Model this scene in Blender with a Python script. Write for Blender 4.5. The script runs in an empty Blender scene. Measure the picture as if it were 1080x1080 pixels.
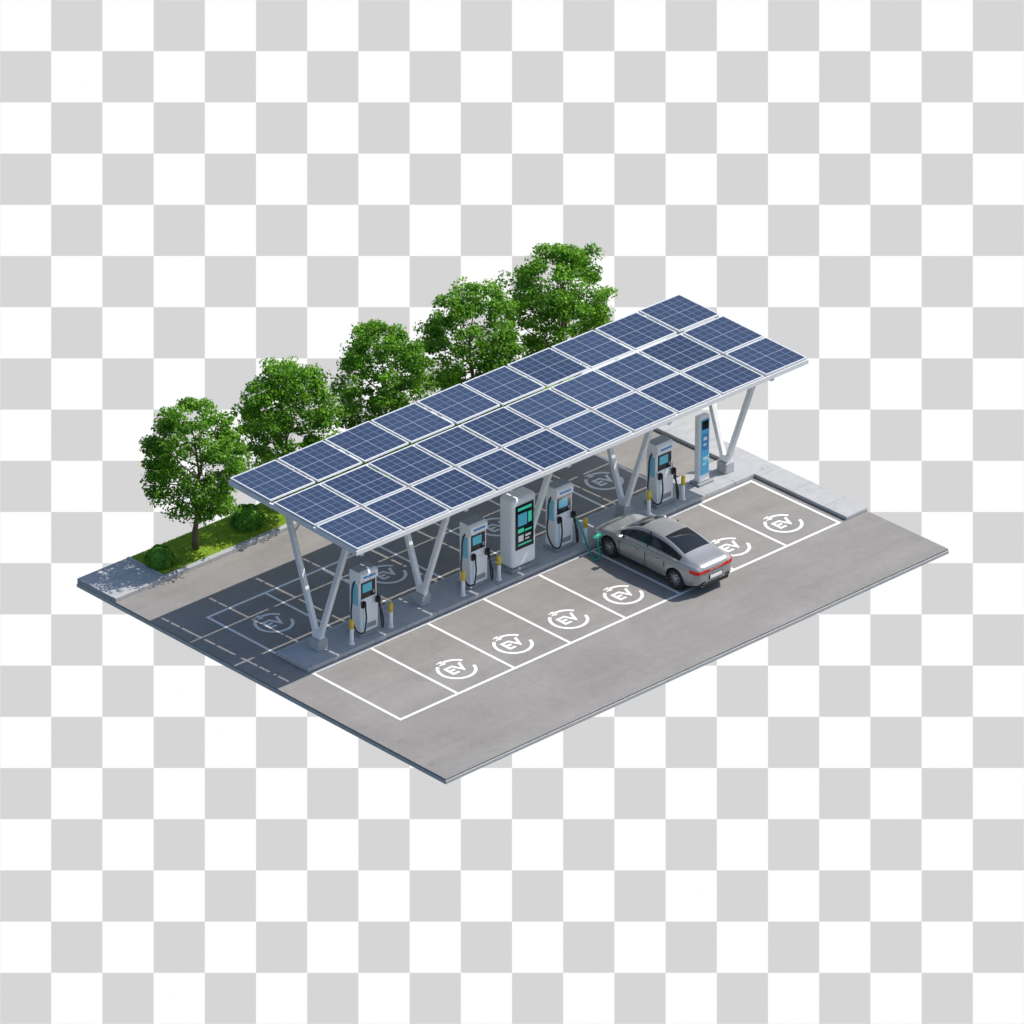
import bpy, bmesh, math, random
import numpy as np
from mathutils import Vector, Matrix
ZOOM=None
random.seed(7); rng=np.random.default_rng(7)
S=bpy.context.scene; COL=bpy.context.collection
S.view_settings.view_transform='Standard'; S.view_settings.look='None'; S.view_settings.exposure=0

# ---------------------------------------------------------------- materials
def mat(name, col, rough=.5, metal=0, emis=None, es=0, noise=0, nscale=5, bump=0, bscale=40, coat=0, spec=None):
    m=bpy.data.materials.new(name); m.use_nodes=True; nt=m.node_tree; b=nt.nodes["Principled BSDF"]
    b.inputs["Base Color"].default_value=(*col,1); b.inputs["Roughness"].default_value=rough; b.inputs["Metallic"].default_value=metal
    if coat: b.inputs["Coat Weight"].default_value=coat; b.inputs["Coat Roughness"].default_value=.05
    if spec is not None: b.inputs["Specular IOR Level"].default_value=spec
    if emis: b.inputs["Emission Color"].default_value=(*emis,1); b.inputs["Emission Strength"].default_value=es
    if noise or bump:
        tc=nt.nodes.new("ShaderNodeTexCoord")
    if noise:
        n=nt.nodes.new("ShaderNodeTexNoise"); n.inputs["Scale"].default_value=nscale; n.inputs["Detail"].default_value=6; n.inputs["Roughness"].default_value=.65
        nt.links.new(tc.outputs["Object"],n.inputs["Vector"])
        r=nt.nodes.new("ShaderNodeMapRange"); r.inputs[1].default_value=.25; r.inputs[2].default_value=.75; r.inputs[3].default_value=1-noise; r.inputs[4].default_value=1+noise
        nt.links.new(n.outputs[0],r.inputs[0])
        h=nt.nodes.new("ShaderNodeHueSaturation"); h.inputs["Color"].default_value=(*col,1)
        nt.links.new(r.outputs[0],h.inputs["Value"]); nt.links.new(h.outputs[0],b.inputs["Base Color"])
    if bump:
        n2=nt.nodes.new("ShaderNodeTexNoise"); n2.inputs["Scale"].default_value=bscale; n2.inputs["Detail"].default_value=4
        nt.links.new(tc.outputs["Object"],n2.inputs["Vector"])
        bp=nt.nodes.new("ShaderNodeBump"); bp.inputs["Strength"].default_value=bump; bp.inputs["Distance"].default_value=.02
        nt.links.new(n2.outputs[0],bp.inputs["Height"]); nt.links.new(bp.outputs[0],b.inputs["Normal"])
    return m

def asphalt_mat():
    m=bpy.data.materials.new("asphalt"); m.use_nodes=True; nt=m.node_tree; b=nt.nodes["Principled BSDF"]; L=nt.links
    tc=nt.nodes.new("ShaderNodeTexCoord")
    def N(sc,det=6,ro=.6,vec=None,dist=0):
        n=nt.nodes.new("ShaderNodeTexNoise"); n.inputs["Scale"].default_value=sc; n.inputs["Detail"].default_value=det; n.inputs["Roughness"].default_value=ro; n.inputs["Distortion"].default_value=dist
        L.new(vec or tc.outputs["Object"],n.inputs["Vector"]); return n.outputs[0]
    def MR(x,a,b_,c,d):
        r=nt.nodes.new("ShaderNodeMapRange"); 
        for i,v in enumerate((a,b_,c,d)): r.inputs[i+1].default_value=v
        L.new(x,r.inputs[0]); return r.outputs[0]
    def MUL(a,b_):
        r=nt.nodes.new("ShaderNodeMath"); r.operation='MULTIPLY'; L.new(a,r.inputs[0]); L.new(b_,r.inputs[1]); return r.outputs[0]
    mp=nt.nodes.new("ShaderNodeMapping"); mp.inputs["Scale"].default_value=(.12,1.1,1); L.new(tc.outputs["Object"],mp.inputs["Vector"])
    v=MUL(MUL(MR(N(.35,5,.6,dist=.5),.3,.7,.90,1.08),MR(N(3.2,8,.75),.3,.7,.93,1.07)),MUL(MR(N(45,3,.7),.3,.7,.87,1.13),MR(N(1.0,6,.6,mp.outputs[0]),.35,.7,1.04,.90)))
    st=MR(N(.9,3,.5,dist=1.0),.66,.76,1.0,.93)
    vo=nt.nodes.new("ShaderNodeTexVoronoi"); vo.feature='DISTANCE_TO_EDGE'; vo.inputs["Scale"].default_value=.22
    wn=nt.nodes.new("ShaderNodeTexNoise"); wn.inputs["Scale"].default_value=1.3; wn.inputs["Detail"].default_value=6; L.new(tc.outputs["Object"],wn.inputs["Vector"])
    va=nt.nodes.new("ShaderNodeVectorMath"); va.operation='ADD'; L.new(tc.outputs["Object"],va.inputs[0]); L.new(wn.outputs[1],va.inputs[1]); L.new(va.outputs[0],vo.inputs["Vector"])
    crk=MR(vo.outputs[0],.0,.005,.90,1.0)
    v=MUL(v,MUL(st,crk))
    h=nt.nodes.new("ShaderNodeHueSaturation"); h.inputs["Color"].default_value=(.275,.265,.255,1); L.new(v,h.inputs["Value"]); L.new(h.outputs[0],b.inputs["Base Color"])
    b.inputs["Roughness"].default_value=.9; b.inputs["Specular IOR Level"].default_value=.25
    bp=nt.nodes.new("ShaderNodeBump"); bp.inputs["Strength"].default_value=.4; bp.inputs["Distance"].default_value=.02; L.new(N(60,3),bp.inputs["Height"]); L.new(bp.outputs[0],b.inputs["Normal"])
    return m
M_asph=asphalt_mat()
M_slabside=mat("slab_concrete",(.48,.49,.50),.85,noise=.12,nscale=3,bump=.3)
M_conc=mat("concrete",(.42,.43,.44),.85,noise=.12,nscale=2.5,bump=.3)
M_pave=mat("paving",(.40,.42,.44),.85,noise=.10,nscale=3,bump=.3)
M_line=mat("road_paint",(.82,.82,.81),.7,noise=.07,nscale=6)
M_steel=mat("white_steel",(.80,.81,.82),.4,noise=.04,nscale=3)
M_alu=mat("aluminium_frame",(.74,.76,.78),.35,metal=.1)
M_white=mat("charger_white",(.90,.90,.90),.3,noise=.02,nscale=4)
M_grey=mat("charger_grey",(.30,.32,.34),.5)
M_dark=mat("screen_black",(.012,.016,.022),.18)
M_rub=mat("cable_rubber",(.018,.018,.02),.5)
M_blue=mat("panel_blue",(.05,.28,.62),.35)
M_lblue=mat("panel_light_blue",(.30,.68,.86),.35)
M_tface=mat("totem_face_blue",(.10,.52,.80),.3)
M_scr=mat("screen_cyan",(.02,.10,.16),.3,emis=(.10,.50,.70),es=.4)
M_grn=mat("screen_green",(.02,.15,.10),.3,emis=(.05,.75,.45),es=.5)
M_teal=mat("teal_cable",(.01,.30,.27),.4)
M_yel=mat("yellow_paint",(.80,.55,.03),.45)
M_bark=mat("bark",(.13,.09,.06),.9,noise=.3,nscale=12,bump=.6,bscale=25)
M_soil=mat("turf",(.25,.38,.035),.95,noise=.25,nscale=4,bump=.4)

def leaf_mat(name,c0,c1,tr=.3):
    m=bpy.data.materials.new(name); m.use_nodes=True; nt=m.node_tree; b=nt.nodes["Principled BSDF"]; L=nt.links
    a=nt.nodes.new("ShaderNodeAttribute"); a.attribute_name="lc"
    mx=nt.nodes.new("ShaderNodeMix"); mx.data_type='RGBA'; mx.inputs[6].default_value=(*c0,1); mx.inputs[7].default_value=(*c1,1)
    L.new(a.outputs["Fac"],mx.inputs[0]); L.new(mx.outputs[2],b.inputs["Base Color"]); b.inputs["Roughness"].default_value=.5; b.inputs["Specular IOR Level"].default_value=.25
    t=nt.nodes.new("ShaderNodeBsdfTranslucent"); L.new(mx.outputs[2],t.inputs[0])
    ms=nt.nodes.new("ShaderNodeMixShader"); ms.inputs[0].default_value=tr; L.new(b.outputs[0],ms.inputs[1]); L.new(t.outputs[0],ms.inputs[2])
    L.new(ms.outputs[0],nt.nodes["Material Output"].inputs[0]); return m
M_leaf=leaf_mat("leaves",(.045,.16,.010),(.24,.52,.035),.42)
M_bush=leaf_mat("bush_leaves",(.06,.20,.02),(.18,.46,.05),.3)
M_blade=leaf_mat("grass_blades",(.26,.44,.02),(.52,.70,.06),.35)

def pv_mat():
    m=bpy.data.materials.new("solar_cells"); m.use_nodes=True; nt=m.node_tree; b=nt.nodes["Principled BSDF"]; L=nt.links
    uv=nt.nodes.new("ShaderNodeUVMap"); uv.uv_map="UVMap"; sp=nt.nodes.new("ShaderNodeSeparateXYZ"); L.new(uv.outputs[0],sp.inputs[0])
    def line(src,n,w):
        a=nt.nodes.new("ShaderNodeMath"); a.operation='MULTIPLY'; a.inputs[1].default_value=n; L.new(src,a.inputs[0])
        f=nt.nodes.new("ShaderNodeMath"); f.operation='FRACT'; L.new(a.outputs[0],f.inputs[0])
        s=nt.nodes.new("ShaderNodeMath"); s.operation='SUBTRACT'; s.inputs[1].default_value=.5; L.new(f.outputs[0],s.inputs[0])
        ab=nt.nodes.new("ShaderNodeMath"); ab.operation='ABSOLUTE'; L.new(s.outputs[0],ab.inputs[0])
        g=nt.nodes.new("ShaderNodeMath"); g.operation='GREATER_THAN'; g.inputs[1].default_value=.5-w; L.new(ab.outputs[0],g.inputs[0]); return g.outputs[0]
    def mx(a,b_):
        g=nt.nodes.new("ShaderNodeMath"); g.operation='MAXIMUM'; L.new(a,g.inputs[0]); L.new(b_,g.inputs[1]); return g.outputs[0]
    fine=mx(line(sp.outputs[0],6,.045),line(sp.outputs[1],6,.045)); maj=mx(line(sp.outputs[0],2,.012),line(sp.outputs[1],2,.012))
    at=nt.nodes.new("ShaderNodeAttribute"); at.attribute_name="lc"
    c=nt.nodes.new("ShaderNodeMix"); c.data_type='RGBA'; c.inputs[6].default_value=(.022,.036,.080,1); c.inputs[7].default_value=(.038,.060,.120,1); L.new(at.outputs["Fac"],c.inputs[0])
    c2=nt.nodes.new("ShaderNodeMix"); c2.data_type='RGBA'; c2.inputs[7].default_value=(.11,.15,.23,1); L.new(fine,c2.inputs[0]); L.new(c.outputs[2],c2.inputs[6])
    c3=nt.nodes.new("ShaderNodeMix"); c3.data_type='RGBA'; c3.inputs[7].default_value=(.28,.33,.41,1); L.new(maj,c3.inputs[0]); L.new(c2.outputs[2],c3.inputs[6])
    L.new(c3.outputs[2],b.inputs["Base Color"]); b.inputs["Roughness"].default_value=.22; b.inputs["Specular IOR Level"].default_value=.4
    return m
M_pv=pv_mat()

# ---------------------------------------------------------------- helpers
def empty(name,loc=(0,0,0),rot=0):
    o=bpy.data.objects.new(name,None); o.location=loc; o.rotation_euler[2]=rot; o.empty_display_size=.3; COL.objects.link(o); return o
def mesh(name,vs,fs,mats,mi=None,parent=None,smooth=False,bevel=0,seg=2,loc=None):
    me=bpy.data.meshes.new(name); me.from_pydata([tuple(v) for v in vs],[],fs); me.update()
    for m in (mats if isinstance(mats,(list,tuple)) else [mats]): me.materials.append(m)
    if mi is not None: me.polygons.foreach_set("material_index",mi)
    if smooth: me.polygons.foreach_set("use_smooth",[True]*len(me.polygons))
    o=bpy.data.objects.new(name,me); COL.objects.link(o)
    if parent: o.parent=parent
    if loc: o.location=loc
    if bevel:
        b=o.modifiers.new("b","BEVEL"); b.width=bevel; b.segments=seg; b.limit_method='ANGLE'
    return o
BF=[(0,3,2,1),(4,5,6,7),(0,1,5,4),(1,2,6,5),(2,3,7,6),(3,0,4,7)]
def bv(x0,x1,y0,y1,z0,z1): return [(x0,y0,z0),(x1,y0,z0),(x1,y1,z0),(x0,y1,z0),(x0,y0,z1),(x1,y0,z1),(x1,y1,z1),(x0,y1,z1)]
def box(name,x0,x1,y0,y1,z0,z1,m,parent=None,bevel=0,seg=2): return mesh(name,bv(x0,x1,y0,y1,z0,z1),BF,m,parent=parent,bevel=bevel,seg=seg)
def boxes(name,lst,m,parent=None,bevel=0):
    vs=[];fs=[]
    for l in lst:
        n=len(vs); vs+=bv(*l); fs+=[tuple(i+n for i in f) for f in BF]
    return mesh(name,vs,fs,m,parent=parent,bevel=bevel)
def beam_vf(p0,p1,w,h,vs,fs,side=Vector((1,0,0)),w1=None,h1=None):
    p0=Vector(p0);p1=Vector(p1); d=(p1-p0).normalized(); s=(side-d*side.dot(d)).normalized(); u=s.cross(d)
    n=len(vs)
    for p,ww,hh in ((p0,w,h),(p1,w1 or w,h1 or h)):
        for a,b in ((-1,-1),(1,-1),(1,1),(-1,1)): vs.append(tuple(p+s*a*ww/2+u*b*hh/2))
    fs+= [tuple(i+n for i in f) for f in BF]
def tube(name,pts,rs,m,parent=None,seg=8,vf=None):
    pts=[Vector(p) for p in pts]; vs,fs=vf if vf else ([],[]); n0=len(vs)
    for i,p in enumerate(pts):
        d=(pts[min(i+1,len(pts)-1)]-pts[max(i-1,0)]).normalized(); a=d.orthogonal().normalized() if abs(d.z)<.9 else Vector((1,0,0)); a=(a-d*a.dot(d)).normalized(); b=d.cross(a)
        for k in range(seg):
            t=2*math.pi*k/seg; vs.append(tuple(p+(a*math.cos(t)+b*math.sin(t))*rs[i]))
    for i in range(len(pts)-1):
        for k in range(seg):
            k2=(k+1)%seg; fs.append((n0+i*seg+k,n0+i*seg+k2,n0+(i+1)*seg+k2,n0+(i+1)*seg+k))
    fs.append(tuple(n0+k for k in range(seg))[::-1]); fs.append(tuple(n0+(len(pts)-1)*seg+k for k in range(seg)))
    if vf: return
    return mesh(name,vs,fs,m,parent=parent,smooth=True)
def cable(name,pts,r,m,parent=None):
    cu=bpy.data.curves.new(name,'CURVE'); cu.dimensions='3D'; cu.bevel_depth=r; cu.bevel_resolution=2; cu.resolution_u=10
    s=cu.splines.new('BEZIER'); s.bezier_points.add(len(pts)-1)
    for bp,p in zip(s.bezier_points,pts): bp.co=p; bp.handle_left_type=bp.handle_right_type='AUTO'
    cu.materials.append(m); o=bpy.data.objects.new(name,cu); COL.objects.link(o)
    if parent: o.parent=parent
    return o
def lathe(name,prof,m,parent=None,seg=24,axis='z',mi=None,loc=(0,0,0)):
    vs=[];fs=[]; n=len(prof)
    for k in range(seg):
        t=2*math.pi*k/seg; c,s=math.cos(t),math.sin(t)
        for r,z in prof:
            vs.append((r*c+loc[0],r*s+loc[1],z+loc[2]) if axis=='z' else (r*c+loc[0],z+loc[1],r*s+loc[2]))
    for k in range(seg):
        k2=(k+1)%seg
        for i in range(n-1): fs.append((k*n+i,k2*n+i,k2*n+i+1,k*n+i+1))
    return mesh(name,vs,fs,m,parent=parent,smooth=True)

# ---------------------------------------------------------------- ground slab
X0,X1,Y0,Y1=-13.62,8.62,-11.61,5.99
lot=empty("parking_lot")
box("asphalt",X0,X1,Y0,4.06,-.06,0,M_asph,lot,.01)
box("slab_base",X0-.02,X1+.02,Y0-.02,Y1+.02,-.18,-.062,M_slabside,lot,.015)
sw=empty("sidewalk")
box("right_pavement",7.62,X1-.004,-7.95,4.056,.004,.13,M_conc,sw,.02)
box("end_pavement",X0,-11.55,4.27,Y1,-.058,.13,M_pave,sw,.015)
joints=[]
for i in range(7): joints.append((7.63,X1-.01,-6.9+i*1.5,-6.885+i*1.5,.128,.134))
boxes("pavement_joints",joints+[(X0+.02,-11.56,5.1,5.115,.128,.134),(-12.6,-12.585,4.28,Y1-.01,.128,.1335)],M_grey,sw)
kerb=empty("kerb")
ks=[]; x=X0
while x<X1-.1:
    x2=min(x+1.0,X1); ks.append((x+.004,x2-.004,4.064,4.262,-.05,.14)); x=x2
boxes("kerb_stones",ks,M_conc,kerb,.015)
box("grass_border",-11.54,-11.42,4.27,Y1,-.05,.15,M_conc,kerb,.012)
isl=empty("charging_island")
ks=[];x=-12.05
while x<8.05:
    x2=min(x+1.34,8.1); ks.append((x+.004,x2-.004,-3.68,-3.52,.002,.15)); ks.append((x+.004,x2-.004,-2.28,-2.12,.002,.15)); x=x2
ks+=[(-12.2,-12.06,-3.68,-2.12,.002,.15)]
boxes("island_kerb_stones",ks,M_conc,isl,.015)
box("island_paving",-12.055,8.1,-3.515,-2.285,.002,.142,M_pave,isl)
boxes("island_joints",[(x,x+.014,-3.51,-2.29,.139,.1445) for x in [-12.05+1.34*i for i in range(1,15)]],M_grey,isl)

# turf + blades
grass=empty("grass")
box("turf",-11.415,X1,4.265,Y1,-.058,.12,M_soil,grass,.02)
N=30000; gx=rng.uniform(-11.38,X1-.03,N); gy=rng.uniform(4.3,Y1-.03,N); h=rng.uniform(.02,.05,N); an=rng.uniform(0,2*np.pi,N); w=.016
V=np.zeros((N,3,3)); lean=rng.normal(0,.05,(N,2))
V[:,0]=np.c_[gx-np.cos(an)*w,gy-np.sin(an)*w,np.full(N,.115)]; V[:,1]=np.c_[gx+np.cos(an)*w,gy+np.sin(an)*w,np.full(N,.115)]; V[:,2]=np.c_[gx+lean[:,0],gy+lean[:,1],.12+h]
def fast(name,V,k,m,parent,lc=None,loc=(0,0,0)):
    n=len(V); me=bpy.data.meshes.new(name); me.vertices.add(n*k); me.vertices.foreach_set("co",V.reshape(-1)); me.loops.add(n*k); me.loops.foreach_set("vertex_index",np.arange(n*k)); me.polygons.add(n)
    me.polygons.foreach_set("loop_start",np.arange(n)*k); me.polygons.foreach_set("loop_total",np.full(n,k)); me.update(calc_edges=True)
    if lc is not None:
        a=me.attributes.new("lc",'FLOAT','POINT'); a.data.foreach_set("value",np.repeat(lc,k).astype(np.float32))
    me.materials.append(m); o=bpy.data.objects.new(name,me); COL.objects.link(o); o.parent=parent; o.location=loc; return o
fast("blades",V,3,M_blade,grass,np.clip(.5+.3*np.sin(gx*1.7)*np.cos(gy*3+gx)+rng.normal(0,.22,N),0,1))

# ---------------------------------------------------------------- markings
mk=empty("parking_markings")
ZL=.004; LW=.052
LINES=[]
def ln(x0,x1,y0,y1): LINES.append((x0,x1,y0,y1))
xs=[-12.12+2.432*i for i in range(9)]
yf0,yf1=-7.9,-3.80
ln(xs[0]-LW,xs[8]+LW,yf0-LW,yf0+LW)
ln(xs[0]-LW,xs[8]+LW,yf1-LW,yf1+LW)
for x in xs: ln(x-LW,x+LW,yf0+LW,yf1-LW)
yb0,yb1=-1.98,1.28
ln(xs[0]-LW,xs[8]-LW,yb1-LW,yb1+LW); ln(xs[0]-LW,xs[8]-LW,yb0-LW,yb0+LW)
for x in xs[:-1]: ln(x-LW,x+LW,yb0+LW,yb1-LW)
vs=[];fs=[]
for l in LINES:
    n=len(vs); x0,x1,y0,y1=l; vs+=[(x0,y0,ZL),(x1,y0,ZL),(x1,y1,ZL),(x0,y1,ZL)]; fs.append((n,n+1,n+2,n+3))
mesh("bay_lines",vs,fs,M_line,parent=mk)
def text_mesh(name,body,size,m,extr=0,off=0,sx=1):
    cu=bpy.data.curves.new(name,"FONT"); cu.body=body; cu.size=size; cu.align_x='CENTER'; cu.align_y='CENTER'; cu.extrude=extr; cu.offset=off
    t=bpy.data.objects.new(name,cu); COL.objects.link(t); dg=bpy.context.evaluated_depsgraph_get(); me=bpy.data.meshes.new_from_object(t.evaluated_get(dg)); bpy.data.objects.remove(t)
    me.materials.clear(); me.materials.append(m); return me
ev=text_mesh("ev","EV",.66,M_line,off=.022)
vs=[];fs=[]
def arc(r0,r1,a0,a1,n=40):
    b=len(vs)
    for i in range(n+1):
        a=math.radians(a0+(a1-a0)*i/n); vs.append((r0*math.cos(a),r0*math.sin(a),0)); vs.append((r1*math.cos(a),r1*math.sin(a),0))
    for i in range(n): fs.append((b+2*i,b+2*i+1,b+2*i+3,b+2*i+2))
arc(.55,.66,125,345); arc(.55,.66,30,100,14)
def q(*p):
    b=len(vs); vs.extend((x,y,0) for x,y in p); fs.append(tuple(range(b,b+len(p))))
q((-.02,.47),(-.02,.72),(-.16,.72),(-.16,.47)); q((-.165,.64),(-.165,.69),(-.26,.69),(-.26,.64)); q((-.165,.50),(-.165,.55),(-.26,.55),(-.26,.50))
ring=bpy.data.meshes.new("ring"); ring.from_pydata(vs,[],fs); ring.materials.append(M_line)
def symbol(x,y):
    for me,nm in ((ev,"ev_letters"),(ring,"ev_ring")):
        o=bpy.data.objects.new(nm,me); COL.objects.link(o); o.parent=mk; o.location=(x,y,ZL)
for i in (1,2,3,4,5,6,7): symbol(xs[i]+1.05,-6.69)
for i in (0,2,4,6): symbol(xs[i]+1.3,-.45)

# ---------------------------------------------------------------- canopy
can=empty("solar_canopy")
cx0,cx1,yB,yF,zB,zF=-11.37,8.62,1.0,-5.094,4.80,4.58
sl=(zB-zF)/(yB-yF)
def zc(y): return zF+(y-yF)*sl
xsV=[-11.05,-6.62,-2.15,2.35,7.05]; yc=-2.87
rows=[(yF+.03,yF+1.96),(yF+2.04,yF+3.97),(yF+4.13,yB-.03)]
vs=[];fs=[]
for y,h in ((yF+.05,.16),(yB-.05,.16)): beam_vf((cx0,y,zc(y)-.12),(cx1,y,zc(y)-.12),.08,h,vs,fs,Vector((0,1,0)))
for x in (cx0+.04,cx1-.04): beam_vf((x,yF+.1,zc(yF+.1)-.12),(x,yB-.1,zc(yB-.1)-.12),.07,.15,vs,fs)
yg=(rows[1][1]+rows[2][0])/2
for y in (-4.45,-3.6,-2.6,-1.65,yg,.0,.5): beam_vf((cx0+.08,y,zc(y)-.115),(cx1-.08,y,zc(y)-.115),.10 if y==yg else .07,.12,vs,fs,Vector((0,1,0)))
for x in xsV: beam_vf((x,yF+.1,zc(yF+.1)-.26),(x,yB-.1,zc(yB-.1)-.26),.14,.16,vs,fs)
mesh("roof_frame",vs,fs,M_steel,parent=can,bevel=.008)
vs=[];fs=[]
for x in xsV:
    for s in (-1,1):
        y1=yc+s*1.38; beam_vf((x,yc+s*.10,.62),(x,y1,zc(y1)-.34),.17,.17,vs,fs)
mesh("v_columns",vs,fs,M_steel,parent=can,bevel=.02)
lst=[];lb=[]
for x in xsV:
    lst.append((x-.20,x+.20,yc-.22,yc+.22,.14,.52)); lb.append((x-.11,x+.11,yc-.19,yc+.19,.523,.78))
boxes("column_plinths",lst,M_conc,can,.03); boxes("column_shoes",lb,M_steel,can,.02)
vs=[];fs=[]
for x in xsV:
    for s in (-1,1):
        y1=yc+s*1.38
        for dx in (-1,1):
            if cx0+.3<x+dx*1.5<cx1: beam_vf((x,yc+s*1.16,3.75),(x+dx*1.2,y1,zc(y1)-.2),.05,.05,vs,fs,Vector((0,1,0)))
mesh("struts",vs,fs,M_steel,parent=can)
ncol=10
gv=[];gl=[];fv=[];ff=[]
pw=(cx1-cx0)/ncol
for r,(a,b) in enumerate(rows):
    for c in range(ncol):
        x0=cx0+c*pw+.052; x1=cx0+(c+1)*pw-.052; dz=random.uniform(-.006,.012); tl=random.uniform(-.006,.006)
        def P(x,y,o): return (x,y,zc(y)+o+dz+tl*(x-x0))
        t=.042
        for (u0,u1,v0,v1) in ((x0,x1,a,a+t),(x0,x1,b-t,b),(x0,x0+t,a+t,b-t),(x1-t,x1,a+t,b-t)):
            n=len(fv); fv+=[P(u0,v0,-.02),P(u1,v0,-.02),P(u1,v1,-.02),P(u0,v1,-.02),P(u0,v0,.035),P(u1,v0,.035),P(u1,v1,.035),P(u0,v1,.035)]; ff+=[tuple(i+n for i in f) for f in BF]
        gv.append([P(x0+t,a+t,.028),P(x1-t,a+t,.028),P(x1-t,b-t,.028),P(x0+t,b-t,.028)]); gl.append(random.random())
        n=len(fv); fv+=[P(x0+t,a+t,-.012),P(x1-t,a+t,-.012),P(x1-t,b-t,-.012),P(x0+t,b-t,-.012)]; ff.append((n+3,n+2,n+1,n))
mesh("panel_frames",fv,ff,M_alu,parent=can)
g=fast("panel_glass",np.array(gv),4,M_pv,can,np.array(gl)); uvl=g.data.uv_layers.new(name="UVMap"); uvl.data.foreach_set("uv",np.tile([0,0,1,0,1,1,0,1],len(gv)).astype(np.float32))

# ---------------------------------------------------------------- chargers
ZI=.142
def charger(x,y):
    e=empty("ev_charger",(x,y,ZI)); e.scale=(1.05,1.05,1.06); W=.36; D=.25
    box("plinth",-W-.05,W+.05,-D-.06,D+.05,0,.09,M_grey,e,.015)
    prof=[(-D,.09),(-D,1.05),(-D+.05,1.18),(-D+.05,1.78),(-D-.02,1.84),(-D-.02,2.06),(-D+.08,2.12),(D,2.12),(D,.09)]
    vs=[(s*W,p[0],p[1]) for s in (-1,1) for p in prof]; n=len(prof)
    fs=[tuple(range(n)),tuple(range(n,2*n))[::-1]]+[(i,(i+1)%n,n+(i+1)%n,n+i)[::-1] for i in range(n)]
    o=mesh("body",vs,fs,M_white,parent=e,bevel=.03,seg=3)
    bm=bmesh.new(); bm.from_mesh(o.data); bmesh.ops.recalc_face_normals(bm,faces=bm.faces); bm.to_mesh(o.data); bm.free()
    box("display_bezel",-W+.07,W-.07,-D+.035,-D+.052,1.22,1.76,M_dark,e,.008)
    box("display",-W+.13,W-.22,-D+.030,-D+.0345,1.42,1.70,M_scr,e)
    box("card_reader",W-.19,W-.11,-D+.022,-D+.034,1.30,1.42,M_grey,e,.005)
    box("header_band",-W+.12,W-.12,-D-.030,-D-.021,1.92,1.99,M_blue,e,.004)
    box("front_door",-W+.06,W-.06,-D-.012,-D-.001,.16,1.0,M_white,e,.008)
    box("accent_stripe",-W+.09,-W+.13,-D-.019,-D-.013,.2,.96,M_lblue,e)
    box("vent",-.12,W-.12,-D-.019,-D-.013,.22,.38,M_grey,e)
    for s in (-1,1):
        box("side_panel",s*(W+.006)-.005,s*(W+.006)+.005,-D+.10,D-.12,1.0,1.70,M_lblue,e,.003)
        box("holster",s*(W-.07)-.065,s*(W-.07)+.065,-D-.09,-D-.0135,.98,1.20,M_rub,e,.02)
        tube("connector",[(s*(W-.07),-D-.07,1.13),(s*(W-.07),-D-.13,1.19),(s*(W-.07),-D-.15,1.08)],[.045,.05,.04],M_rub,e)
        if s<0: P=[(-W+.07,-D-.15,1.08),(-W+.02,-D-.22,.55),(-W-.10,-D-.16,.22),(-W-.17,-.10,.45),(-W-.12,0,1.2),(-W-.06,0,1.7),(-W+.02,0,1.80)]
        else: P=[(W-.07,-D-.15,1.08),(W-.10,-D-.24,.5),(W-.02,-D-.22,.16),(W+.10,-D-.12,.3),(W+.14,-.05,1.0),(W+.08,0,1.65),(W-.02,0,1.78)]
        cable("cable",P,.026,M_rub,e)
    box("top_cap",-W+.03,W-.03,-D+.1,D-.03,2.122,2.15,M_grey,e,.01)
    return e
for x in (-9.22,-4.48,-.68,3.88): charger(x,-2.98)

k=empty("charging_kiosk",(-2.62,-3.05,ZI))
box("plinth",-.60,.60,-.40,.36,0,.12,M_grey,k,.02)
box("body",-.54,.54,-.34,.30,.12,2.62,M_white,k,.12,5)
box("screen_bezel",-.40,.40,-.356,-.342,.78,2.38,M_dark,k,.01)
box("header_light",-.30,.30,-.362,-.358,2.18,2.28,M_grn,k)
box("map_block",-.30,.10,-.362,-.358,1.62,2.06,M_scr,k)
boxes("green_tiles",[(-.30,-.04,-.362,-.358,1.38,1.52),(.0,.30,-.362,-.358,1.38,1.44),(-.30,.30,-.362,-.358,.92,.97),(.15,.30,-.362,-.358,1.66,2.04)],M_grn,k)
boxes("white_tiles",[(-.28,-.06,-.362,-.358,1.06,1.28),(.02,.26,-.362,-.358,1.18,1.26),(.02,.20,-.362,-.358,1.07,1.12)],M_white,k)
box("lower_door",-.42,.42,-.352,-.342,.2,.70,M_white,k,.01)
t=empty("information_totem",(5.88,-2.92,ZI))
box("plinth",-.34,.34,-.24,.24,0,.08,M_grey,t,.015)
box("body",-.24,.24,-.13,.13,.08,2.5,M_white,t,.05,3)
box("face",-.19,.19,-.142,-.132,.35,2.40,M_tface,t,.006)
box("face_head",-.15,.15,-.148,-.143,2.02,2.34,M_dark,t)
box("face_stripe",-.13,.13,-.148,-.143,1.25,1.85,M_blue,t)
boxes("face_icons",[(-.08,.08,-.153,-.149,1.62,1.74),(-.08,.05,-.153,-.149,1.42,1.50),(-.09,.09,-.148,-.143,.9,1.0),(-.09,.04,-.148,-.143,.7,.76)],M_white,t)

def bollard(x,y):
    e=empty("bollard",(x,y,ZI))
    lathe("post",[(0,0),(.10,0),(.10,.03),(.062,.035),(.062,.56)],M_white,e,16)
    lathe("yellow_sleeve",[(.062,.56),(.070,.56),(.070,.84),(.05,.88),(0,.885)],M_yel,e,16)
for x in (-10.12,-8.45,-5.32,-3.75,.10,2.98,4.55): bollard(x,-3.40)

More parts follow.
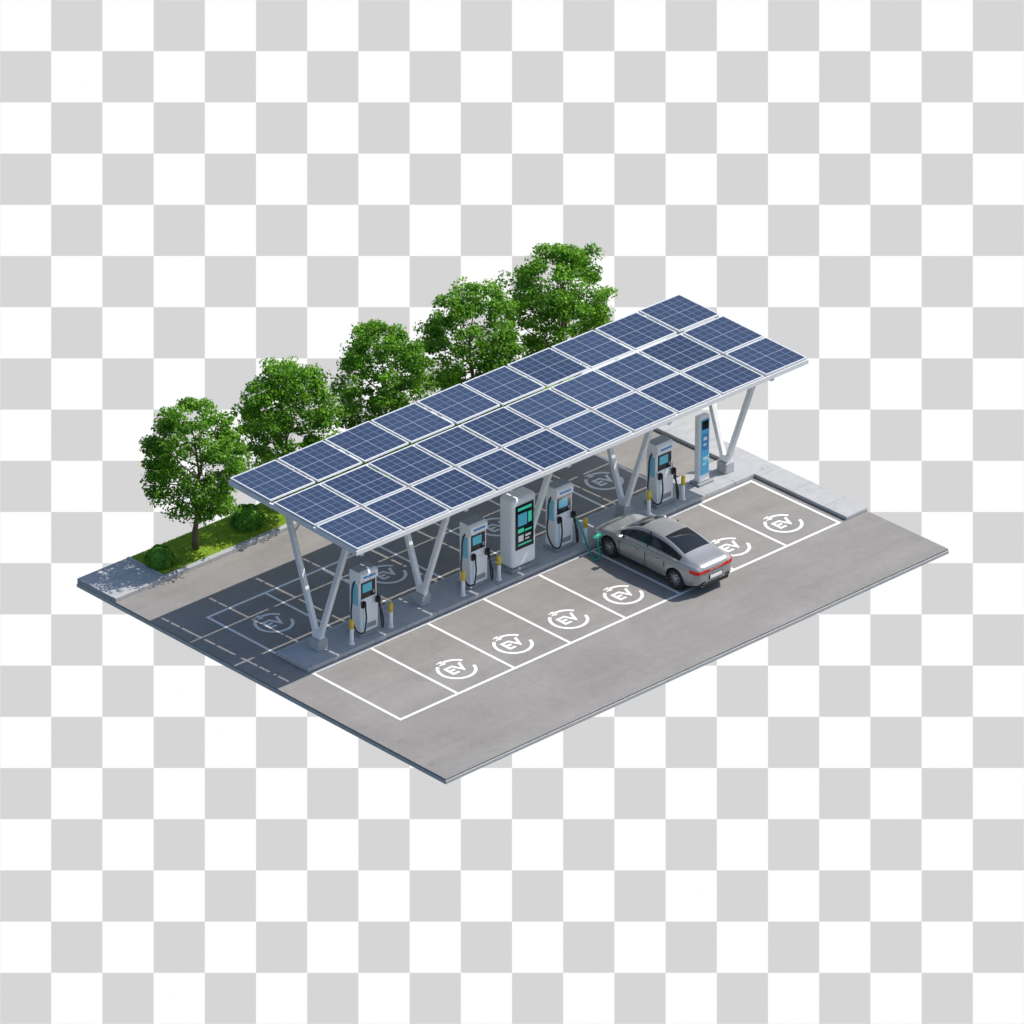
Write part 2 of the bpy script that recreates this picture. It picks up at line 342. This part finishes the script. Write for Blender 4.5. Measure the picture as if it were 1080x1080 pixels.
# ---------------------------------------------------------------- car
def build_car(loc):
    e=empty("parked_car",loc,math.radians(90))
    paint=mat("silver_paint",(.36,.365,.37),.3,metal=.45,coat=.6)
    glass=mat("tinted_glass",(.012,.016,.022),.06)
    blk=mat("black_trim",(.015,.015,.017),.5)
    tyre=mat("tyre",(.02,.02,.022),.8); rim=mat("alloy",(.55,.56,.58),.3,metal=.8)
    red=mat("tail_lamp",(.40,.01,.01),.2,emis=(.8,.02,.01),es=.1); lamp=mat("head_lamp",(.7,.75,.8),.1)
    chrome=mat("chrome",(.7,.7,.7),.12,metal=1)
    ST=[(-2.44,.66,.36,.74,.80,.60,.50,.83,.84),
        (-2.40,.76,.30,.80,.90,.70,.58,.95,.96),
        (-2.22,.86,.24,.84,.97,.76,.64,1.03,1.045),
        (-1.95,.905,.20,.86,.97,.79,.66,1.04,1.07),
        (-1.62,.925,.19,.86,.965,.80,.65,1.12,1.17),
        (-1.15,.93,.18,.85,.955,.80,.60,1.28,1.335),
        (-.65,.93,.18,.84,.945,.80,.575,1.375,1.43),
        (-.10,.925,.18,.83,.93,.80,.57,1.41,1.465),
        (.40,.92,.18,.82,.92,.80,.575,1.36,1.43),
        (.75,.92,.18,.81,.915,.79,.61,1.24,1.30),
        (1.15,.92,.18,.80,.91,.78,.68,1.03,1.08),
        (1.38,.915,.19,.79,.88,.77,.70,.92,.965),
        (1.75,.905,.20,.75,.84,.75,.62,.865,.91),
        (2.10,.865,.22,.69,.77,.71,.56,.80,.835),
        (2.32,.78,.26,.62,.68,.64,.48,.71,.73),
        (2.43,.64,.32,.54,.58,.54,.40,.60,.61)]
    vs=[];fs=[];mi=[]
    sec=[]
    for (x,w,zb,zs,zbelt,yg,yr,zr,zt) in ST:
        half=[(0,zb),(w*.86,zb),(w*.97,zb+.10),(w,zb+.28),(w*.985,zs-.08),(w*.965,zs),(yg+.055,zbelt-.01),(yg,zbelt+.012),(yr+.02,zr-.012),(yr-.05,zr+.02),(yr*.5,zt-.008),(0,zt)]
        full=half+[(-y,z) for y,z in half[-2:0:-1]]
        sec.append(len(vs)); vs+=[(x,y,z) for y,z in full]
    n=22
    for i in range(len(ST)-1):
        for k in range(n):
            k2=(k+1)%n; fs.append((sec[i]+k,sec[i]+k2,sec[i+1]+k2,sec[i+1]+k))
            m=0; kk=k if k<11 else 21-k
            if kk==7 and 4<=i<=9: m=1
            if kk in (9,10) and i in (4,5): m=1
            if kk in (9,10) and i in (8,9): m=1
            if kk in (0,): m=2
            if kk==1: m=2
            mi.append(m)
    fs.append(tuple(sec[0]+k for k in range(n))[::-1]); mi.append(0); fs.append(tuple(sec[-1]+k for k in range(n))); mi.append(0)
    o=mesh("body_shell",vs,fs,[paint,glass,blk],mi,parent=e,smooth=True)
    bm=bmesh.new(); bm.from_mesh(o.data); bmesh.ops.recalc_face_normals(bm,faces=bm.faces); bm.to_mesh(o.data); bm.free()
    ss=o.modifiers.new("s","SUBSURF"); ss.levels=2; ss.render_levels=2
    cutters=[]
    for wx in (-1.50,1.50):
        for s in (-1,1):
            bpy.ops.mesh.primitive_cylinder_add(radius=.395,depth=.34,vertices=40,location=(wx,s*.86,.345),rotation=(math.pi/2,0,0))
            c=bpy.context.object; 
            for m_ in (paint,glass,blk): c.data.materials.append(m_)
            for p in c.data.polygons: p.material_index=2
            cutters.append(c); b=o.modifiers.new("b","BOOLEAN"); b.object=c; b.operation='DIFFERENCE'; b.solver='EXACT'
    o.parent=None; bpy.context.view_layer.update()
    dg=bpy.context.evaluated_depsgraph_get(); me=bpy.data.meshes.new_from_object(o.evaluated_get(dg)); o.modifiers.clear(); o.data=me; o.parent=e
    for c in cutters: bpy.data.objects.remove(c)
    for wx in (-1.50,1.50):
        for s in (-1,1):
            R=.345; y=s*.80
            lathe("tyre",[(.235,-.11),(R-.03,-.115),(R,-.085),(R,.085),(R-.03,.115),(.235,.11)],tyre,e,36,'y',loc=(wx,y,R))
            lathe("rim",[(.235,-.105),(.245,-.11*1),(.22,-.02),(.22,.02),(.245,.11),(.235,.105)],rim,e,32,'y',loc=(wx,y,R))
            lathe("brake_disc",[(0,.0),(.17,.0),(.17,.02),(0,.02)],chrome,e,24,'y',loc=(wx,y+s*.01-.01,R))
            v2=[];f2=[]
            for j in range(10):
                a=2*math.pi*j/10; d=Vector((math.cos(a),0,math.sin(a)))
                c0=Vector((wx,y+s*.085,R)); beam_vf(c0+d*.03,c0+d*.235,.03,.055,v2,f2,Vector((0,1,0)),.02,.035)
            mesh("spokes",v2,f2,rim,parent=e)
            lathe("hub",[(0,-.025),(.055,-.02),(.055,.02),(0,.025)],rim,e,16,'y',loc=(wx,y+s*.09,R))
            lathe("arch_liner",[(0,-.002),(.38,-.002),(.38,.002),(0,.002)],blk,e,24,'y',loc=(wx,s*.695,R))
    for s in (-1,1):
        vv=[(-2.18,.895,.80),(-2.34,.845,.78),(-2.43,.735,.77),(-2.462,.30,.775)]; top=[(-2.12,.895,.875),(-2.31,.835,.88),(-2.405,.735,.87),(-2.44,.30,.855)]
        vs2=[(a,s*b,c) for a,b,c in vv+top]+[(a+.06,s*(b-.06),c) for a,b,c in vv+top]
        fs2=[(i,i+1,i+5,i+4) for i in range(3)]+[(8+i,9+i,13+i,12+i) for i in range(3)]+[(4+i,5+i,13+i,12+i) for i in range(3)]+[(i,i+1,9+i,8+i) for i in range(3)]+[(0,4,12,8),(3,7,15,11)]
        mesh("tail_lamp",vs2,fs2,red,parent=e)
        vv=[(2.02,.885,.62),(2.20,.84,.59),(2.34,.74,.57),(2.43,.58,.555)]; top=[(1.88,.878,.70),(2.12,.83,.69),(2.28,.72,.665),(2.38,.58,.635)]
        vs2=[(a,s*b,c) for a,b,c in vv+top]+[(a-.06,s*(b-.06),c) for a,b,c in vv+top]
        mesh("head_lamp",vs2,fs2,lamp,parent=e)
        box("door_handle_f",-.02+.22,.40,s*.928-.012,s*.928+.012,.755,.785,chrome,e,.006)
        box("door_handle_r",-.78,-.58,s*.934-.012,s*.934+.012,.765,.795,chrome,e,.006)
        boxes("shut_lines",[(1.02,1.032,s*.921-.006,s*.921+.006,.34,.80),(-.16,-.148,s*.930-.006,s*.930+.006,.34,.82),(-1.02,-1.008,s*.932-.006,s*.932+.006,.62,.82)],blk,e)
        box("sill_trim",-1.08,1.08,s*.905-.012,s*.905+.012,.215,.285,blk,e,.01)
        box("mirror",.86,1.04,s*.985-.095,s*.985+.095,.90,1.02,paint,e,.04,4); box("mirror_arm",.90,.98,s*.86-.05,s*.86+.05,.90,.93,blk,e)
        v2=[];f2=[]; beam_vf((-.16,s*.812,.94),(-.10,s*.60,1.395),.05,.02,v2,f2,Vector((1,0,0))); mesh("b_pillar",v2,f2,blk,parent=e)
        v2=[];f2=[]
        P=[(-1.62,.81,.985),(-1.15,.812,.972),(-.65,.812,.962),(-.1,.812,.947),(.4,.812,.937),(.75,.803,.932),(1.1,.79,.93)]
        for a,b in zip(P,P[1:]): beam_vf((a[0],s*a[1],a[2]),(b[0],s*b[1],b[2]),.02,.018,v2,f2,Vector((0,1,0)))
        mesh("window_trim",v2,f2,chrome,parent=e)
        box("exhaust",-2.44,-2.36,s*.55-.06,s*.55+.06,.315,.355,chrome,e,.01)
    box("lamp_bar",-2.462,-2.44,-.31,.31,.805,.835,red,e)
    box("rear_diffuser",-2.452,-2.38,-.58,.58,.28,.42,blk,e,.02)
    box("number_plate",-2.468,-2.452,-.26,.26,.52,.63,M_white,e,.004)
    box("plate_recess",-2.452,-2.43,-.30,.30,.50,.66,blk,e,.01)
    box("grille",2.42,2.455,-.42,.42,.36,.52,blk,e,.02)
    box("floor_pan",-2.1,2.1,-.6,.6,.17,.22,blk,e)
    lathe("charge_port",[(0,0),(.06,0),(.06,.02),(0,.02)],M_grn,e,16,'y',loc=(1.95,.885,.62))
    return e
car=build_car((1.02,-6.02,.0)); car.scale=(1.02,1.0,1.04)
cc=empty("charging_cable")
cable("lead",[(-.38,-3.40,1.25),(-.30,-3.70,.75),(-.2,-3.88,.14),(-.25,-4.1,.035),(-.38,-4.4,.035),(-.27,-4.45,.10),(-.08,-4.18,.45),(.08,-4.03,.63)],.034,M_teal,cc)
tube("plug",[(-.10,-4.03,.62),(.02,-4.03,.64),(.12,-4.03,.645)],[.04,.06,.05],M_grn,cc)

# ---------------------------------------------------------------- trees
def make_tree(seed,H=5.45,R=1.78):
    r=np.random.default_rng(seed); vs=[];fs=[]
    base=1.25
    pts=[Vector((0,0,-.05))]; 
    for i in range(1,9): pts.append(Vector((r.normal(0,.035)*i**.5,r.normal(0,.035)*i**.5,i*(H*.82)/8)))
    rs=[.125,.095,.082,.070,.058,.046,.034,.022,.012]
    tube("t",pts,rs,None,vf=(vs,fs),seg=9)
    clumps=[]
    def env(z):
        t=(z-base)/(H-base); return R*max(0.,(math.sin(math.pi*min(max(t,0),1)**.80))**.60)
    nb=20
    for j in range(nb):
        f=.24+.62*j/nb; k=f*8; i=int(k); p=pts[i].lerp(pts[i+1],k-i); a=j*2.4+r.normal(0,.3)
        zt=min(p.z+r.uniform(.35,1.0),H-.3); rr=env(zt)*r.uniform(.62,.95)
        e=Vector((math.cos(a)*rr,math.sin(a)*rr,zt)); mid=p.lerp(e,.5)+Vector((0,0,-.10))
        tube("b",[p,mid,e],[rs[i]*.55,rs[i]*.38,.010],None,vf=(vs,fs),seg=5)
        for _ in range(2):
            q_=mid.lerp(e,r.uniform(.3,.9)); e2=q_+Vector(r.normal(0,.38,3))+Vector((0,0,.15)); tube("b",[q_,e2],[.014,.005],None,vf=(vs,fs),seg=4); clumps.append(e2)
        clumps.append(e)
    ga=0
    for _ in range(118):
        z=base+.12+(H-base-.35)*r.uniform(0,1)**.9; ga+=2.4; a=ga+r.normal(0,.35); rr=env(z)*r.uniform(.60,.98); clumps.append(Vector((math.cos(a)*rr,math.sin(a)*rr,z)))
    clumps.append(Vector((0,0,H-.2)))
    LV=[];LC=[]
    for c in clumps:
        n=int(r.uniform(75,140)); s=r.uniform(.17,.34); d=r.normal(0,1,(n,3)); d/=np.linalg.norm(d,axis=1)[:,None]; rad=s*r.uniform(.25,1.2,n)**.6
        p=np.array(c)+d*rad[:,None]*np.array([1.2,1.2,.7])
        nr=d*.6+r.normal(0,.6,(n,3))+np.array([0,0,.55]); nr/=np.linalg.norm(nr,axis=1)[:,None]
        t=np.cross(nr,r.normal(0,1,(n,3))); t/=np.linalg.norm(t,axis=1)[:,None]; b=np.cross(nr,t)
        L=r.uniform(.04,.075,n)[:,None]; Wd=L*.62
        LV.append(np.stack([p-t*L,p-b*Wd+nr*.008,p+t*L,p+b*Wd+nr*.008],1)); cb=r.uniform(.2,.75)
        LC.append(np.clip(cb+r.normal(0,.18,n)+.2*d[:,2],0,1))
    return (vs,fs,np.concatenate(LV),np.concatenate(LC))
variants=[]
for sd in (11,23,37):
    vs,fs,LV,LC=make_tree(sd); 
    mt=bpy.data.meshes.new("trunk"); mt.from_pydata(vs,[],fs); mt.materials.append(M_bark); mt.polygons.foreach_set("use_smooth",[True]*len(mt.polygons))
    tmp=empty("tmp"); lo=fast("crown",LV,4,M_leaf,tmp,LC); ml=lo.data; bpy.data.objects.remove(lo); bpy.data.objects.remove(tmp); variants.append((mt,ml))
for i,(x,y,v,rz,sc) in enumerate(((-9.45,4.95,0,.3,1.0),(-5.35,5.0,1,2.0,1.01),(-1.2,5.0,2,4.1,1.01),(2.9,5.0,0,2.9,1.03),(6.9,5.0,1,5.2,1.05))):
    e=empty("tree",(x,y,.12),rz); e.scale=(sc,sc,sc)
    for me,nm in zip(variants[v],("trunk_and_limbs","crown")):
        o=bpy.data.objects.new(nm,me); COL.objects.link(o); o.parent=e
def bush(x,y,R,seed):
    r=np.random.default_rng(seed); e=empty("bush",(x,y,.12)); n=5200
    d=r.normal(0,1,(n,3)); d/=np.linalg.norm(d,axis=1)[:,None]; d[:,2]=np.abs(d[:,2])*1.15-.2
    lump=1+.08*np.sin(d[:,0]*7+seed)*np.cos(d[:,1]*6)+.05*np.sin(d[:,2]*11)
    p=d*(R*lump*r.uniform(.75,1.03,n)**.5)[:,None]; p[:,2]+=R*.35; p[:,2]=np.maximum(p[:,2],.01)
    nr=d+r.normal(0,.4,(n,3)); nr/=np.linalg.norm(nr,axis=1)[:,None]; t=np.cross(nr,r.normal(0,1,(n,3))); t/=np.linalg.norm(t,axis=1)[:,None]; b=np.cross(nr,t); L=r.uniform(.03,.055,n)[:,None]
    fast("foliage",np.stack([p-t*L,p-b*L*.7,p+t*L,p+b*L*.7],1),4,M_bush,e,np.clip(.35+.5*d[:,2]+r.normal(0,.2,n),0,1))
    for k in range(4):
        a=k*1.57; tube("stem",[(0,0,-.02),(math.cos(a)*R*.4,math.sin(a)*R*.4,R*.7)],[.02,.008],M_bark,e,5)
bush(-11.02,4.92,.48,3); bush(-7.15,5.05,.55,5)

# ---------------------------------------------------------------- backdrop board
A=math.radians(46.95); TH=.477
F=Vector((math.cos(TH)*math.cos(A),math.cos(TH)*math.sin(A),-math.sin(TH))); R_=Vector((math.sin(A),-math.cos(A),0)); U=R_.cross(F)
Q=54*237.5/6960
m=bpy.data.materials.new("checker_board"); m.use_nodes=True; nt=m.node_tree; b=nt.nodes["Principled BSDF"]
tc=nt.nodes.new("ShaderNodeTexCoord"); mp=nt.nodes.new("ShaderNodeMapping"); mp.inputs["Location"].default_value=(100,100,.5)
mp.inputs["Scale"].default_value=(1/Q,1/Q,0); ck=nt.nodes.new("ShaderNodeTexChecker"); ck.inputs["Scale"].default_value=1
ck.inputs["Color1"].default_value=(1,1,1,1); ck.inputs["Color2"].default_value=(.672,.672,.672,1)
nt.links.new(tc.outputs["Object"],mp.inputs[0]); nt.links.new(mp.outputs[0],ck.inputs[0]); nt.links.new(ck.outputs[0],b.inputs["Emission Color"]); b.inputs["Emission Strength"].default_value=1.0
b.inputs["Base Color"].default_value=(0,0,0,1); b.inputs["Roughness"].default_value=1; b.inputs["Specular IOR Level"].default_value=0
h=14*Q
bd=mesh("background",[(-h,-h,0),(h,-h,0),(h,h,0),(-h,h,0)],[(0,1,2,3)],m)
bd.matrix_world=Matrix(((R_.x,U.x,-F.x,F.x*20),(R_.y,U.y,-F.y,F.y*20),(R_.z,U.z,-F.z,F.z*20),(0,0,0,1)))

# ---------------------------------------------------------------- light and camera
sv=Vector((.80,-.29,1.0)).normalized(); el=math.asin(sv.z); az=math.atan2(sv.x,sv.y)
w=bpy.data.worlds.new("World"); S.world=w; w.use_nodes=True; nt=w.node_tree; bg=nt.nodes["Background"]; bg.inputs[1].default_value=.145
sk=nt.nodes.new("ShaderNodeTexSky"); sk.sky_type='NISHITA'; sk.sun_disc=False; sk.sun_elevation=el; sk.sun_rotation=az; sk.dust_density=1.0; nt.links.new(sk.outputs[0],bg.inputs[0])
l=bpy.data.lights.new("sun",'SUN'); l.energy=4.7; l.angle=math.radians(.5); l.color=(1,.94,.86); lo=bpy.data.objects.new("sun",l); COL.objects.link(lo); lo.rotation_euler=sv.to_track_quat('Z','Y').to_euler(); lo.location=sv*40
cd=bpy.data.cameras.new("camera"); cd.sensor_width=36; cd.lens=36*6960/1080; cd.clip_end=2000; cd.clip_start=1
co=bpy.data.objects.new("camera",cd); COL.objects.link(co); D=217.5
co.matrix_world=Matrix(((R_.x,U.x,-F.x,-F.x*D),(R_.y,U.y,-F.y,-F.y*D),(R_.z,U.z,-F.z,-F.z*D),(0,0,0,1))); S.camera=co
if ZOOM:
    cd.lens*=ZOOM[0]; cd.shift_x=ZOOM[0]*(ZOOM[1]-540)/1080; cd.shift_y=-ZOOM[0]*(ZOOM[2]-540)/1080
